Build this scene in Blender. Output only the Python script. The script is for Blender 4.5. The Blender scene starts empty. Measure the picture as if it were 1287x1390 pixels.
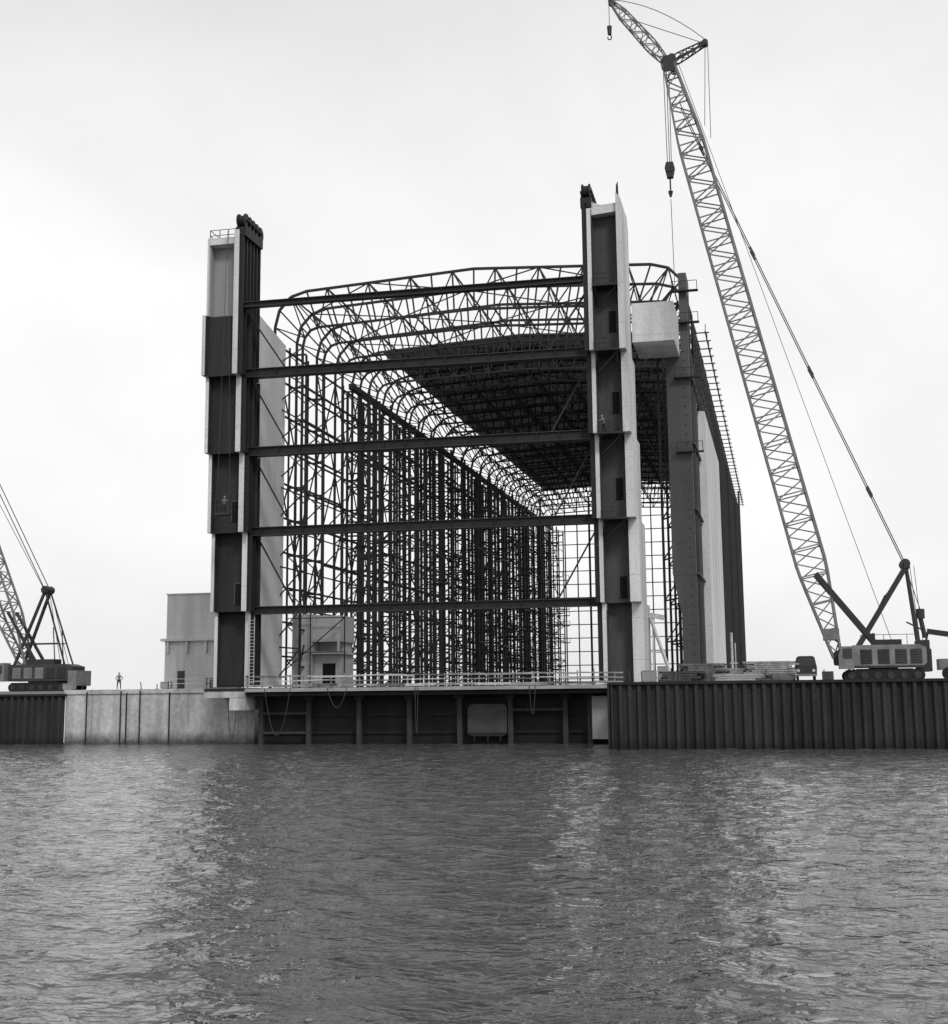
import bpy, math, random
import numpy as np
from mathutils import Vector, Matrix
random.seed(7); rng=np.random.default_rng(5)
scn=bpy.context.scene
COL=scn.collection
G=5.9   # quay / ground level above the water

# ------------------------------------------------------------------ materials
def mat(name, base, var=0.25, rough=0.8, scale=0.6, streak=0.0, metallic=0.0, bump=0.15, fine=6.0, spec=0.3):
    m=bpy.data.materials.new(name); m.use_nodes=True
    nt=m.node_tree; N=nt.nodes; L=nt.links
    b=N['Principled BSDF']; b.inputs['Roughness'].default_value=rough
    b.inputs['Metallic'].default_value=metallic
    b.inputs['Specular IOR Level'].default_value=spec
    geo=N.new('ShaderNodeNewGeometry')
    mp=N.new('ShaderNodeMapping'); mp.inputs['Scale'].default_value=(1,1,0.12 if streak else 1)
    L.new(geo.outputs['Position'],mp.inputs['Vector'])
    n1=N.new('ShaderNodeTexNoise'); n1.inputs['Scale'].default_value=scale; n1.inputs['Detail'].default_value=6; n1.inputs['Roughness'].default_value=0.65
    L.new(mp.outputs[0],n1.inputs['Vector'])
    n2=N.new('ShaderNodeTexNoise'); n2.inputs['Scale'].default_value=fine; n2.inputs['Detail'].default_value=4
    L.new(geo.outputs['Position'],n2.inputs['Vector'])
    r1=N.new('ShaderNodeMapRange'); r1.inputs['From Min'].default_value=0.3; r1.inputs['From Max'].default_value=0.7
    r1.inputs['To Min'].default_value=1-var; r1.inputs['To Max'].default_value=1+var*0.6
    L.new(n1.outputs[0],r1.inputs['Value'])
    r2=N.new('ShaderNodeMapRange'); r2.inputs['From Min'].default_value=0.3; r2.inputs['From Max'].default_value=0.7
    r2.inputs['To Min'].default_value=1-var*0.4; r2.inputs['To Max'].default_value=1+var*0.3
    L.new(n2.outputs[0],r2.inputs['Value'])
    mu=N.new('ShaderNodeMath'); mu.operation='MULTIPLY'; L.new(r1.outputs[0],mu.inputs[0]); L.new(r2.outputs[0],mu.inputs[1])
    mb=N.new('ShaderNodeMath'); mb.operation='MULTIPLY'; mb.inputs[1].default_value=base; L.new(mu.outputs[0],mb.inputs[0])
    L.new(mb.outputs[0],b.inputs['Base Color'])
    if bump:
        bp=N.new('ShaderNodeBump'); bp.inputs['Strength'].default_value=bump; bp.inputs['Distance'].default_value=0.05
        L.new(n2.outputs[0],bp.inputs['Height']); L.new(bp.outputs[0],b.inputs['Normal'])
    return m

def add_lines(m, axis, pitch, width, depth):
    nt=m.node_tree; N=nt.nodes; L=nt.links; b=N['Principled BSDF']
    src=b.inputs['Base Color'].links[0].from_socket
    geo=N.new('ShaderNodeNewGeometry'); sp=N.new('ShaderNodeSeparateXYZ'); L.new(geo.outputs['Position'],sp.inputs[0])
    md=N.new('ShaderNodeMath'); md.operation='PINGPONG'; md.inputs[1].default_value=pitch/2
    L.new(sp.outputs[axis],md.inputs[0])
    gt=N.new('ShaderNodeMapRange'); gt.inputs['From Min'].default_value=0; gt.inputs['From Max'].default_value=width
    gt.inputs['To Min'].default_value=depth; gt.inputs['To Max'].default_value=1
    L.new(md.outputs[0],gt.inputs['Value'])
    mu=N.new('ShaderNodeMath'); mu.operation='MULTIPLY'; L.new(src,mu.inputs[0]); L.new(gt.outputs[0],mu.inputs[1])
    L.new(mu.outputs[0],b.inputs['Base Color'])
    return m

def tide(m, z0, z1, dark):
    nt=m.node_tree; N=nt.nodes; L=nt.links; b=N['Principled BSDF']
    src=b.inputs['Base Color'].links[0].from_socket
    geo=N.new('ShaderNodeNewGeometry'); sp=N.new('ShaderNodeSeparateXYZ'); L.new(geo.outputs['Position'],sp.inputs[0])
    nz=N.new('ShaderNodeTexNoise'); nz.inputs['Scale'].default_value=0.9; L.new(geo.outputs['Position'],nz.inputs['Vector'])
    ad=N.new('ShaderNodeMath'); ad.operation='ADD'; L.new(sp.outputs[2],ad.inputs[0]); L.new(nz.outputs[0],ad.inputs[1])
    gt=N.new('ShaderNodeMapRange'); gt.inputs['From Min'].default_value=z0+0.5; gt.inputs['From Max'].default_value=z1+0.5
    gt.inputs['To Min'].default_value=dark; gt.inputs['To Max'].default_value=1
    L.new(ad.outputs[0],gt.inputs['Value'])
    mu=N.new('ShaderNodeMath'); mu.operation='MULTIPLY'; L.new(src,mu.inputs[0]); L.new(gt.outputs[0],mu.inputs[1])
    L.new(mu.outputs[0],b.inputs['Base Color'])
    return m

M_WHITE =add_lines(mat('pale_concrete',0.60,0.32,0.75,0.35,1),2,4.1,0.05,0.7)
M_CONC  =mat('concrete',0.45,0.28,0.85,0.35,1)
M_BLDG  =add_lines(mat('building_concrete',0.56,0.28,0.85,0.5,1),2,1.9,0.04,0.8)
M_ANNEX =add_lines(mat('annex_concrete',0.42,0.3,0.85,0.5,1),2,1.4,0.04,0.75)
M_WING  =add_lines(add_lines(mat('precast_panel_concrete',0.55,0.18,0.85,0.3,1),2,2.75,0.05,0.8),1,2.4,0.04,0.85)
M_WEB   =mat('shade_dark_web',0.032,0.5,0.85,0.3,1)  # left recess web: shade of the recess painted into a near-black base
M_WEBR  =add_lines(mat('shade_grey_web',0.07,0.45,0.85,0.3,1),2,2.05,0.04,0.7)  # right recess web: base darkened to carry the recess shade
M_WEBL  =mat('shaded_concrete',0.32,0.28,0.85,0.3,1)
M_STEEL =mat('primed_steel',0.026,0.35,0.6,0.5)
M_STEEL2=mat('primed_steel_lighter',0.05,0.35,0.6,0.5)
M_BEAM  =mat('gate_steel',0.018,0.3,0.6,0.4)
M_BEAMF =mat('gate_steel_flange',0.04,0.3,0.5,0.4)
M_SLOT  =mat('slot_steel',0.016,0.3,0.6,0.5)
M_ROOF  =add_lines(mat('roof_sheeting',0.36,0.2,0.8,0.3),0,1.5,0.12,0.5)
M_RIB   =add_lines(mat('ribbed_cladding',0.04,0.3,0.7,0.3),1,0.9,0.18,0.35)
M_PLATE =add_lines(mat('steel_plate_column',0.085,0.35,0.7,0.35,1),2,3.4,0.04,0.6)
M_QUAY  =add_lines(tide(mat('quay_concrete',0.46,0.45,0.9,0.55,1,fine=2.5),0.2,1.4,0.22),0,5.75,0.05,0.35)
M_SHEET =tide(mat('rusty_sheet_piling',0.034,0.65,0.85,0.6,1),0.2,1.0,0.5)
M_DARK  =mat('tarred_timber',0.025,0.4,0.85,0.8,1)
M_GATE  =tide(mat('dock_door_steel',0.020,0.4,0.8,0.6,1),0.2,1.0,0.5)
M_PILE  =mat('weathered_pile',0.045,0.4,0.85,0.8,1)
M_RAIL  =mat('painted_rail',0.5,0.3,0.7,1.5)
M_PLANK =mat('bleached_planks',0.30,0.5,0.85,1.3)
M_PLANKD=mat('weathered_planks',0.14,0.5,0.85,1.3)
M_CRANE =mat('pale_crane_paint',0.19,0.3,0.5,0.6)
M_CRANED=mat('dark_crane_paint',0.035,0.3,0.5,0.8)
M_HOUSE =mat('crane_house_paint',0.20,0.35,0.5,0.8)
M_CABLE =mat('wire_rope',0.05,0.1,0.6,1.0,bump=0)
M_GLASS =mat('dark_glass',0.015,0.1,0.1,1.0,bump=0,spec=0.6)
M_BLACK =mat('black_opening',0.006,0.1,0.9,1.0,bump=0)
M_RUBBER=mat('rubber',0.02,0.2,0.9,3)
M_GROUND=mat('gravel_ground',0.20,0.3,0.95,0.2)
M_TANK  =mat('tank_paint',0.06,0.35,0.6,1.0)
M_SKIN  =mat('skin',0.35,0.05,0.6,3,bump=0)
M_LIGHTC=mat('pale_clothes',0.18,0.15,0.9,6,bump=0)
M_DARKC =mat('dark_clothes',0.03,0.2,0.9,6,bump=0)
M_HELM  =mat('helmet',0.3,0.05,0.3,3,bump=0)

# ------------------------------------------------------------------ mesh builder
class MB:
    def __init__(s): s.v=[]; s.f=[]
    def add(s,vs,fs):
        o=len(s.v); s.v+= [tuple(p) for p in vs]; s.f+=[tuple(i+o for i in f) for f in fs]
    def box(s,x0,x1,y0,y1,z0,z1):
        s.add([(x0,y0,z0),(x1,y0,z0),(x1,y1,z0),(x0,y1,z0),(x0,y0,z1),(x1,y0,z1),(x1,y1,z1),(x0,y1,z1)],
              [(0,3,2,1),(4,5,6,7),(0,1,5,4),(1,2,6,5),(2,3,7,6),(3,0,4,7)])
    def bar(s,p,q,w,h=None):
        h=h or w; p=Vector(p); q=Vector(q); d=(q-p)
        if d.length<1e-6: return
        d.normalize(); up=Vector((0,0,1)) if abs(d.z)<0.95 else Vector((0,1,0))
        a=d.cross(up).normalized()*w/2; b=a.normalized().cross(d).normalized()*h/2
        s.add([p-a-b,p+a-b,p+a+b,p-a+b,q-a-b,q+a-b,q+a+b,q-a+b],
              [(0,3,2,1),(4,5,6,7),(0,1,5,4),(1,2,6,5),(2,3,7,6),(3,0,4,7)])
    def cyl(s,p,q,r,n=16,r2=None):
        p=Vector(p); q=Vector(q); r2=r if r2 is None else r2; d=(q-p).normalized()
        up=Vector((0,0,1)) if abs(d.z)<0.95 else Vector((0,1,0))
        a=d.cross(up).normalized(); b=a.cross(d).normalized(); vs=[]
        for c,rr in((p,r),(q,r2)):
            for i in range(n):
                t=2*math.pi*i/n; vs.append(c+a*math.cos(t)*rr+b*math.sin(t)*rr)
        fs=[(i,(i+1)%n,n+(i+1)%n,n+i) for i in range(n)]+[tuple(range(n-1,-1,-1)),tuple(range(n,2*n))]
        s.add(vs,fs)
    def prism(s,pts,y0,y1,axis='y'):
        n=len(pts)
        if axis=='y': vs=[(x,y0,z) for x,z in pts]+[(x,y1,z) for x,z in pts]
        elif axis=='x': vs=[(y0,a,z) for a,z in pts]+[(y1,a,z) for a,z in pts]
        else: vs=[(a,b,y0) for a,b in pts]+[(a,b,y1) for a,b in pts]
        s.add(vs,[(i,(i+1)%n,n+(i+1)%n,n+i) for i in range(n)]+[tuple(range(n-1,-1,-1)),tuple(range(n,2*n))])
    def lattice(s,p,q,stations,step,chord,lace,side=Vector((0,1,0))):
        p=Vector(p); q=Vector(q); L=(q-p).length; d=(q-p).normalized()
        a=side.normalized(); b=a.cross(d).normalized()
        def wid(t):
            for (t0,w0,h0),(t1,w1,h1) in zip(stations,stations[1:]):
                if t<=t1: k=(t-t0)/(t1-t0); return w0+(w1-w0)*k,h0+(h1-h0)*k
            return stations[-1][1:]
        n=max(2,int(round(L/step))); rings=[]
        for i in range(n+1):
            t=i/n; w,h=wid(t); c=p+(q-p)*t
            rings.append([c+b*w/2+a*h/2,c-b*w/2+a*h/2,c-b*w/2-a*h/2,c+b*w/2-a*h/2])
        for i in range(n):
            A,B=rings[i],rings[i+1]
            for k in range(4):
                s.bar(A[k],B[k],chord)
                m=(k+1)%4
                if i%2: s.bar(A[k],B[m],lace)
                else: s.bar(A[m],B[k],lace)
                if i and i%2==0: s.bar(A[k],A[m],lace)
    def obj(s,name,m,parent=None,smooth=False,**kw):
        me=bpy.data.meshes.new(name); me.from_pydata(s.v,[],s.f); me.update()
        import bmesh
        bm=bmesh.new(); bm.from_mesh(me); bmesh.ops.recalc_face_normals(bm,faces=bm.faces); bm.to_mesh(me); bm.free()
        me.materials.append(m)
        if smooth:
            for p in me.polygons: p.use_smooth=True
        o=bpy.data.objects.new(name,me); COL.objects.link(o)
        if parent: o.parent=parent
        for k,v in kw.items(): o[k]=v
        return o
def empty(name,loc,label,category,**kw):
    o=bpy.data.objects.new(name,None); o.location=(0,0,0); COL.objects.link(o)
    o['label']=label; o['category']=category
    for k,v in kw.items(): o[k]=v
    return o

# ------------------------------------------------------------------ hall
hall=empty('shipbuilding_hall',(-30,134,G),'huge unfinished steel shipbuilding hall with concrete gate towers','hall')
LV=[(6.0,13.8,134.0),(13.8,22.0,132.8),(22.0,30.3,131.6),(30.3,38.4,130.4),(38.4,53.6,129.2)]  # z0,z1,front y
BK=[135.9,135.5,135.0,134.6,134.2]
def tower(side):
    if side=='L': fo0,fo1,fi0,fi1,sl=-58.25,-57.9,-54.8,-54.25,-53.75
    else: fo0,fo1,fi0,fi1,sl=-14.2,-13.75,-17.15,-16.75,-17.65
    c=MB(); w=MB(); s=MB(); wl=MB()
    wd=0.8 if side=='L' else 1.5
    for i,(z0,z1,y) in enumerate(LV):
        k=i/4; BACK=BK[i]
        wt=(1.6 if i else 0.4)
        if side=='L':
            if i==4:
                c.box(fo0,fo1,y,BACK,38.4,44.9); c.box(fo0+0.3,fo1+0.15,y+0.3,BACK,44.9,z1-0.15)
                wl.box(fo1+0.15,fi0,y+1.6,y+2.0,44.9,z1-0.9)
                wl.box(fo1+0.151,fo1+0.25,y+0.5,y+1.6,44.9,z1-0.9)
                c.box(fo1+0.15,fi0,y+0.32,BACK,z1-0.9,z1-0.16)
                w.box(fo1,fi0,y+wd,y+wd+wt,38.4,44.895); w.box(fo1+0.002,fo1+0.05,y+0.08,y+wd,38.4,44.89)  # web and thin strip on the fin side, recess shade as colour
            else:
                c.box(fo0,fo1,y,BACK,z0,z1)
                w.box(fo1,fi0,y+wd,y+wd+wt,z0,z1); w.box(fo1+0.002,fo1+0.05,y+0.08,y+wd,z0,z1)  # second box: thin dark strip on the fin side, added as painted shade
            c.box(fi0,fi1,y,BACK+0.2,z0,z1+(0.5 if i==4 else 0))
        else:
            t1=-13.05-0.55*k; yb=140.5-5.5*k
            if i==4:
                c.prism([(fo0,z0),(t1,z0),(-13.65,z1-1.2),(-13.75,z1+0.3),(fo0,z1+0.9)],y,yb+0.3)
            else: c.box(fo0,t1,y,yb,z0,z1)
            c.box(fi0,fi1,y,BACK+0.2,z0,z1 if i<4 else z1-0.6)
            w.box(fi1,fo0,y+wd,y+wd+wt,z0,z1-(0.3 if i==4 else 0)); w.box(fi1+0.002,fi1+0.05,y+0.12,y+wd,z0,z1-0.7)  # last box: dark strip on the inner fin, shade put into its colour
            if i==4:
                c.prism([(fi1,z1-1.2),(fo0,z1-1.0),(fo0,z1-0.1),(fi1+1.0,z1-0.2),(fi1,z1+0.2),(fi1-0.2,z1)],y+0.4,BACK)
        n=int(round((BACK-y)/0.95))
        sx0,sx1=(fi1,sl) if side=='L' else (sl,fi0)
        ztop=z1 if i<4 else (53.6 if side=='L' else z1)
        if side=='L': s.box(sx0+0.002,sx0+0.12,y+0.1,BACK,z0,ztop)
        else: s.box(sx1-0.12,sx1-0.002,y+0.1,BACK,z0,ztop)
        for j in range(n+1):
            yy=y+0.25+j*(BACK-y-0.4)/max(n,1)
            s.box(sx0+0.003,sx1-0.003,yy-0.10,yy+0.10,z0,ztop)
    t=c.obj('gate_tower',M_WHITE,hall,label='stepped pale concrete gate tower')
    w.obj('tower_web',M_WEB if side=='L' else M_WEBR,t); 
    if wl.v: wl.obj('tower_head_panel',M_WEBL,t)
    s.obj('guide_slot',M_SLOT,t)
    xo=(-55.8,-55.1) if side=='L' else (-15.35,-14.6)
    for (zc,i) in ((14.3+1.0,1),(25,2),(33.5,3),(41.5,4)) if side=='R' else ((15.6,1),(24.2,2)):
        z0,z1,y=LV[i]; yw=y+wd
        o=MB(); o.box(xo[0],xo[1],yw-0.05,yw-0.004,zc-1.1,zc+1.1)
        d=o.obj('doorway',M_BLACK,t)
        o=MB()
        for a,b in ((xo[0]-0.12,xo[0]),(xo[1],xo[1]+0.12)): o.box(a,b,yw-0.1,yw-0.003,zc-1.1,zc+1.1)
        o.box(xo[0]-0.12,xo[1]+0.12,yw-0.1,yw-0.003,zc+1.1,zc+1.25)
        o.obj('door_frame',M_WEBR,d)
    for (z,i) in ((22.0,2),(30.3,3),(38.4,4),(45.0,4)) if side=='R' else ():
        y=LV[i][2]; p=MB()
        p.box(fi1+0.06,fo0-0.02,y-0.35,y+1.48,z-0.2,z)
        p.bar((fi1+0.3,y-0.3,z-0.1),(fi1+0.3,y+1.2,z-1.6),0.15); p.bar((fo0-0.3,y-0.3,z-0.1),(fo0-0.3,y+1.2,z-1.6),0.15); p.bar((fo0-0.3,y,z-0.4),(fi1+0.4,y+1.0,z-2.0),0.12)
        for x in (fi1+0.2,-15.6,fo0-0.2): p.bar((x,y-0.3,z),(x,y-0.3,z+1.05),0.06)
        for h in (0.55,1.05): p.bar((fi1+0.1,y-0.3,z+h),(fo0-0.1,y-0.3,z+h),0.06)
        p.obj('platform',M_STEEL,t)
    xs=(fi0+0.1,sl+0.2) if side=='L' else (sl-0.1,fi1+0.1)
    zt=53.9 if side=='L' else 53.7
    base=MB(); base.box(xs[0],xs[1],129.3,134.2,zt-0.5,zt+0.5); 
    for j in range(5): base.prism([(129.5+j*1.0,zt+0.4),(130.0+j*1.0,zt+0.4),(129.85+j*1.0,zt+1.2),(129.65+j*1.0,zt+1.2)],xs[0]+0.02,xs[0]+0.14,'x')
    base.obj('sheave_frame',M_SLOT,t)
    for j in range(5):
        o=MB(); yc=129.8+j*1.0; zc=zt+1.25-0.04*j
        o.cyl((xs[0]+0.15,yc,zc),(xs[0]+0.3,yc,zc),0.8,24); o.cyl((xs[0]+0.3,yc,zc),(xs[1]-0.25,yc,zc),0.62,24); o.cyl((xs[1]-0.25,yc,zc),(xs[1]-0.1,yc,zc),0.8,24)
        o.cyl((xs[0]-0.05,yc,zc),(xs[1]+0.1,yc,zc),0.16,10)
        o.obj('sheave',M_SLOT,t)
    r=MB()
    if side=='L':
        for x in (-57.9,-56.8,-55.8,-54.95): 
            r.bar((x,130.0,53.4),(x,130.0,54.5),0.07)
        r.bar((-57.9,134.0,53.4),(-57.9,134.0,54.5),0.07)
        for h in (0.5,1.1):
            r.bar((-57.9,130.0,53.4+h),(-54.95,130.0,53.4+h),0.06); r.bar((-57.9,130.0,53.4+h),(-57.9,134.0,53.4+h),0.06)
        r.obj('railing',M_STEEL2,t)
    else:
        r.prism([(-14.15,54.2),(-13.9,54.2),(-13.95,55.6),(-14.12,55.2)],129.3,129.6); r.obj('lifting_lug',M_WEB,t)
    return t
TL=tower('L'); TR=tower('R')

BZ=[(45.85,129.7,0.42,0.6),(38.7,130.9,0.75,0.9),(30.5,132.1,0.8,0.9),(22.15,133.3,0.75,0.9),(13.95,134.5,0.65,0.8)]
xl,xr=-54.0,-17.3
for i,(z,y,h,dp) in enumerate(BZ):
    b=MB(); b.box(xl,xr,y-0.02,y+0.10,z-h/2,z+h/2)
    b.box(xl,xr,y+dp-0.1,y+dp,z-h/2,z+h/2)
    for k in range(16):
        x=xl+1.2+k*(xr-xl-2.4)/15; b.box(x-0.05,x+0.05,y-0.2,y-0.02,z-h/2+0.02,z+h/2-0.02)
    g=b.obj('gate_beam',M_BEAM,hall)
    fl=MB(); fl.box(xl,xr,y-0.25,y+dp+0.05,z+h/2,z+h/2+0.08); fl.box(xl,xr,y-0.25,y+dp+0.05,z-h/2-0.08,z-h/2)
    fl.obj('flange',M_BEAMF,g)
    if i>0:
        zt=BZ[i-1][0]-0.5
        for a,sg in ((xl,1),(xr,-1)):
            br=MB()
            br.bar((a+sg*0.25,y+0.4,zt-0.2),(a+sg*4.4,y+0.4,z+h/2),0.15)
            br.bar((a+sg*0.25,y+0.4,z),(a+sg*0.25,y+0.4,zt),0.3)
            br.obj('end_bracing',M_STEEL,g)

# portal frames
NL=9; NT=16
def chord(x0,x1,zb,ze,ztl,zc,rad):
    pts=[]
    H=ze-zb
    for i in range(NL+1): pts.append((x0,zb+H*i/NL))
    for i in range(1,3):
        a=math.pi/2*i/3; pts.append((x0+rad*(1-math.cos(a)),ze+(ztl-ze)*math.sin(a)))
    xa,xb=x0+rad,x1-rad
    for i in range(NT+1):
        x=xa+(xb-xa)*i/NT; t=abs(i/NT-0.5)*2; pts.append((x,zc+(ztl-zc)*t))
    for i in range(2,0,-1):
        a=math.pi/2*i/3; pts.append((x1-rad*(1-math.cos(a)),ze+(ztl-ze)*math.sin(a)))
    for i in range(NL,-1,-1): pts.append((x1,zb+H*i/NL))
    return pts
OUT=chord(-55.6,-8.3,G,47.2,51.3,52.4,3.8)
INN=chord(-52.2,-11.7,G,44.6,46.9,47.7,1.9)
NF=24; SP=7.3; Y0=143.5
FY=[Y0+i*SP for i in range(NF)]
fr=MB()
n=len(OUT)
for i in range(n):
    o=OUT[i]; q=INN[i]
    leg = i<NL+1 or i>=n-NL-1
    if 0<i<n-1: fr.bar((o[0],0,o[1]),(q[0],0,q[1]),0.17)
    if i<n-1:
        o2=OUT[i+1]; q2=INN[i+1]
        fr.bar((o[0],0,o[1]),(o2[0],0,o2[1]),0.27,0.27); fr.bar((q[0],0,q[1]),(q2[0],0,q2[1]),0.25,0.25)
        if leg or i%2: fr.bar((o[0],0,o[1]),(q2[0],0,q2[1]),0.13)
        else: fr.bar((q[0],0,q[1]),(o2[0],0,o2[1]),0.13)
first=None
for k,y in enumerate(FY):
    if first is None:
        first=fr.obj('portal_frame',M_STEEL,hall); first.location=(0,y,0)
    else:
        o=first.copy(); o.location=(0,y,0); COL.objects.link(o); o.parent=hall
def runcol(seed):
    rd=random.Random(seed); col=MB()
    wx=-49.8+rd.uniform(-0.4,0.5); tp=43.2
    xs_=[-52.3,wx]
    if seed%2: xs_.append(-50.9)
    for x in xs_: col.bar((x,0,G),(x,0,tp),0.25,0.36)
    zz=G; k=0
    while zz<42:
        z2=min(zz+rd.uniform(1.5,2.5),tp)
        a,b=(-52.3,wx) if k%2==0 else (wx,-52.3)
        if rd.random()<0.7: col.bar((a,0,zz),(b,0,z2),0.14)
        if k%2==0 or rd.random()<0.4: col.bar((-52.3,0,zz),(wx,0,zz),0.2)
        if rd.random()<0.25: col.bar((wx,0,zz),(wx+1.2,0,zz),0.22); col.bar((wx+1.2,0,zz),(wx+1.2,0,zz+1.1),0.1); col.bar((wx,0,zz+1.1),(wx+1.2,0,zz+1.1),0.08); col.bar((-52.3,0,zz),(wx,0,zz),0.2)
        zz=z2; k+=1
    return col
protos=[]
for k,y in enumerate(FY[2:]):
    for dy in ((2.4,) if k%2==0 else (1.8,4.6)):
        if len(protos)<5:
            o=runcol(len(protos)).obj('runway_column',M_STEEL,hall); protos.append(o)
        else:
            o=protos[(k*3+int(dy))%5].copy(); COL.objects.link(o); o.parent=hall
        o.location=(0,y+dy,0)
post=MB(); post.bar((-53.5,0,G),(-53.5,0,45),0.22); post.bar((-55.6,0,G),(-55.6,0,46),0.2)
for j in range(10):
    z=G+3.2+j*4.0; post.bar((-55.6,0,z),(-53.5,0,z),0.2); post.bar((-55.6,0,z),(-53.5,0,z-2),0.12)
p0=None
for k,y in enumerate(FY[:-1]):
    if k%3==2: continue
    if p0 is None: p0=post.obj('wall_post',M_STEEL,hall); p0.location=(0,y+4.9,0)
    else:
        o=p0.copy(); o.location=(0,y+3.4+(k%3)*0.7,0); COL.objects.link(o); o.parent=hall
gi=MB()
gi.box(-51.4,-50.8,FY[2],FY[-1],42.9,43.6); gi.obj('runway_girder',M_STEEL,hall)
gi=MB()
zl=[9.5,13.4,17.4,21.4,25.4,29.4,33.4,37.4,41.4,45.4]
for i,z in enumerate(zl):
    gi.bar((-55.6,FY[0],z),(-55.6,FY[-1],z),0.2)
gi.obj('wall_girts',M_STEEL,hall)
rd=random.Random(11)
gb=MB()
gb.bar((-52.2,FY[0],8.2),(-52.2,FY[-1],8.2),0.2)
for k in range(NF-1):
    ya,yb=FY[k],FY[k+1]
    for z in (12.3,16.2,20.2,24.2,28.2,32.2,36.2,40.2):
        if rd.random()<0.65: gb.bar((-52.2,ya,z),(-52.2,yb,z),0.2)
        if k>1 and rd.random()<0.34: gb.bar((-49.7,ya,z+1.6),(-49.7,yb,z+1.6),0.18,0.24)
        if k>1 and rd.random()<0.18: gb.bar((-49.7,ya,z+1.6),(-49.7,yb,z-2.3),0.13)
    for a,b in ((9.5,21.4),(21.4,33.4),(33.4,45.4)):
        if rd.random()<0.5: gb.bar((-55.6,ya,a),(-55.6,yb,b),0.14)
        if rd.random()<0.3: gb.bar((-55.6,yb,a),(-55.6,ya,b),0.14)
        if rd.random()<0.3: gb.bar((-52.2,ya,a-1.2),(-52.2,yb,b-1.2),0.14)
gb.obj('wall_bracing',M_STEEL,hall)
pu=MB()
for i in range(NL+2,n-NL-2,2):
    pu.bar((OUT[i][0],FY[0],OUT[i][1]),(OUT[i][0],FY[-1],OUT[i][1]),0.13,0.18)
for i in range(13,n-12,4):
    pu.bar((INN[i][0],FY[0],INN[i][1]),(INN[i][0],FY[-1],INN[i][1]),0.13,0.18)
for k in range(NF-1):
    for i in range(11,n-15,4):
        if (k+i//4)%2: pu.bar((OUT[i][0],FY[k],OUT[i][1]),(OUT[i+4][0],FY[k+1],OUT[i+4][1]),0.12)
        else: pu.bar((OUT[i][0],FY[k+1],OUT[i][1]),(OUT[i+4][0],FY[k],OUT[i+4][1]),0.12)
pu.obj('roof_purlins',M_STEEL,hall)
rc=MB(); i0,i1=NL+3,n-NL-4
ya,yb=FY[4]+2,FY[-2]
for i in range(i0,i1):
    a=OUT[i]; b=OUT[i+1]
    rc.add([(a[0],ya,a[1]+0.25),(b[0],ya,b[1]+0.25),(b[0],yb,b[1]+0.25),(a[0],yb,a[1]+0.25)],[(0,1,2,3)])
    rc.add([(a[0],ya,a[1]+0.45),(b[0],ya,b[1]+0.45),(b[0],yb,b[1]+0.45),(a[0],yb,a[1]+0.45)],[(0,1,2,3)])
rc.obj('roof_sheeting',M_ROOF,hall)
w=MB(); w.prism([(136.2,6.0),(144.4,6.0),(144.4,45.2),(136.2,46.6)],-55.3,-54.6,'x'); w.obj('wing_wall',M_WING,hall)
rw=MB(); yr=FY[-1]+0.6
for k in range(17): x=-54+k*46/16; rw.bar((x,yr,G),(x,yr,50.5),0.26 if k%4 else 0.45)
z=8.5
while z<50: rw.bar((-55,yr,z),(-8.3,yr,z),0.2); z+=3.1
rw.obj('rear_wall_frame',M_STEEL2,hall)
# right hand side walls and column
pc=MB()
pc.box(-10.7,-8.25,142.0,154,17.2,41.0); pc.prism([(-10.7,17.2),(-8.25,17.2),(-8.25,13.0),(-9.9,13.0)],142.0,154); pc.box(-9.9,-8.25,142.0,154,G,13.0)
pc.box(-9.1,-8.25,142.0,146.2,41.0,49.6)
for z in (17.2,24,31,38): pc.box(-8.25,-7.9,142.2,153.9,z-0.1,z+0.1)
for y in (144.6,148.5): pc.box(-8.25,-8.0,y-0.1,y+0.1,G,41)
for j in range(34):
    z=8+j*1.0; pc.cyl((-8.75,141.9,z),(-8.75,142.1,z),0.1,8)
p=pc.obj('plate_column',M_PLATE,hall)
for z in (30,38,44,47.5):
    o=MB(); o.box(-9.9,-7.0,141.3,142.0,z-0.1,z); o.bar((-7.1,141.4,z),(-7.1,141.4,z+1.0),0.07); o.bar((-9.8,141.4,z),(-9.8,141.4,z+1.0),0.07); o.bar((-9.8,141.4,z+1),(-7.1,141.4,z+1),0.06); o.obj('small_platform',M_STEEL,p)
sw=MB(); sw.box(-8.2,-7.4,154.1,190,G,36.8); sw.obj('side_wall',M_WHITE,hall)
sr=MB(); sr.box(-8.2,-7.5,190.01,284,G+2,41.2)
for j in range(25): y=191+j*3.7; sr.box(-7.5,-7.25,y-0.12,y+0.12,G+2,41.2)
sr.obj('ribbed_side_wall',M_RIB,hall)
et=MB(); y=146.5
for x in (-7.9,-6.6): et.bar((x,146,44.0),(x,290,44.0),0.14)
et.bar((-7.9,146,42.0),(-7.9,290,42.0),0.14)
while y<288:
    et.bar((-7.9,y,42.0),(-7.9,y+1.8,44.0),0.1); et.bar((-7.9,y+1.8,44),(-7.9,y+3.6,42.0),0.1)
    et.bar((-7.9,y,44.0),(-6.2,y,44.0),0.12); et.bar((-7.9,y,36.8),(-7.9,y,45),0.14); et.bar((-6.6,y,44),(-6.6,y,45),0.08)
    y+=3.6
for z in (38.3,40.2): et.bar((-7.9,154,z),(-7.9,190,z),0.1)
et.obj('eave_walkway',M_STEEL2,hall)
cb=MB(); cb.box(-13.45,-9.2,134.6,141.8,40.3,44.4); cb.obj('cantilever_box',M_WHITE,hall,label='pale concrete box cantilevered beside tower')
pr=MB()
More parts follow.
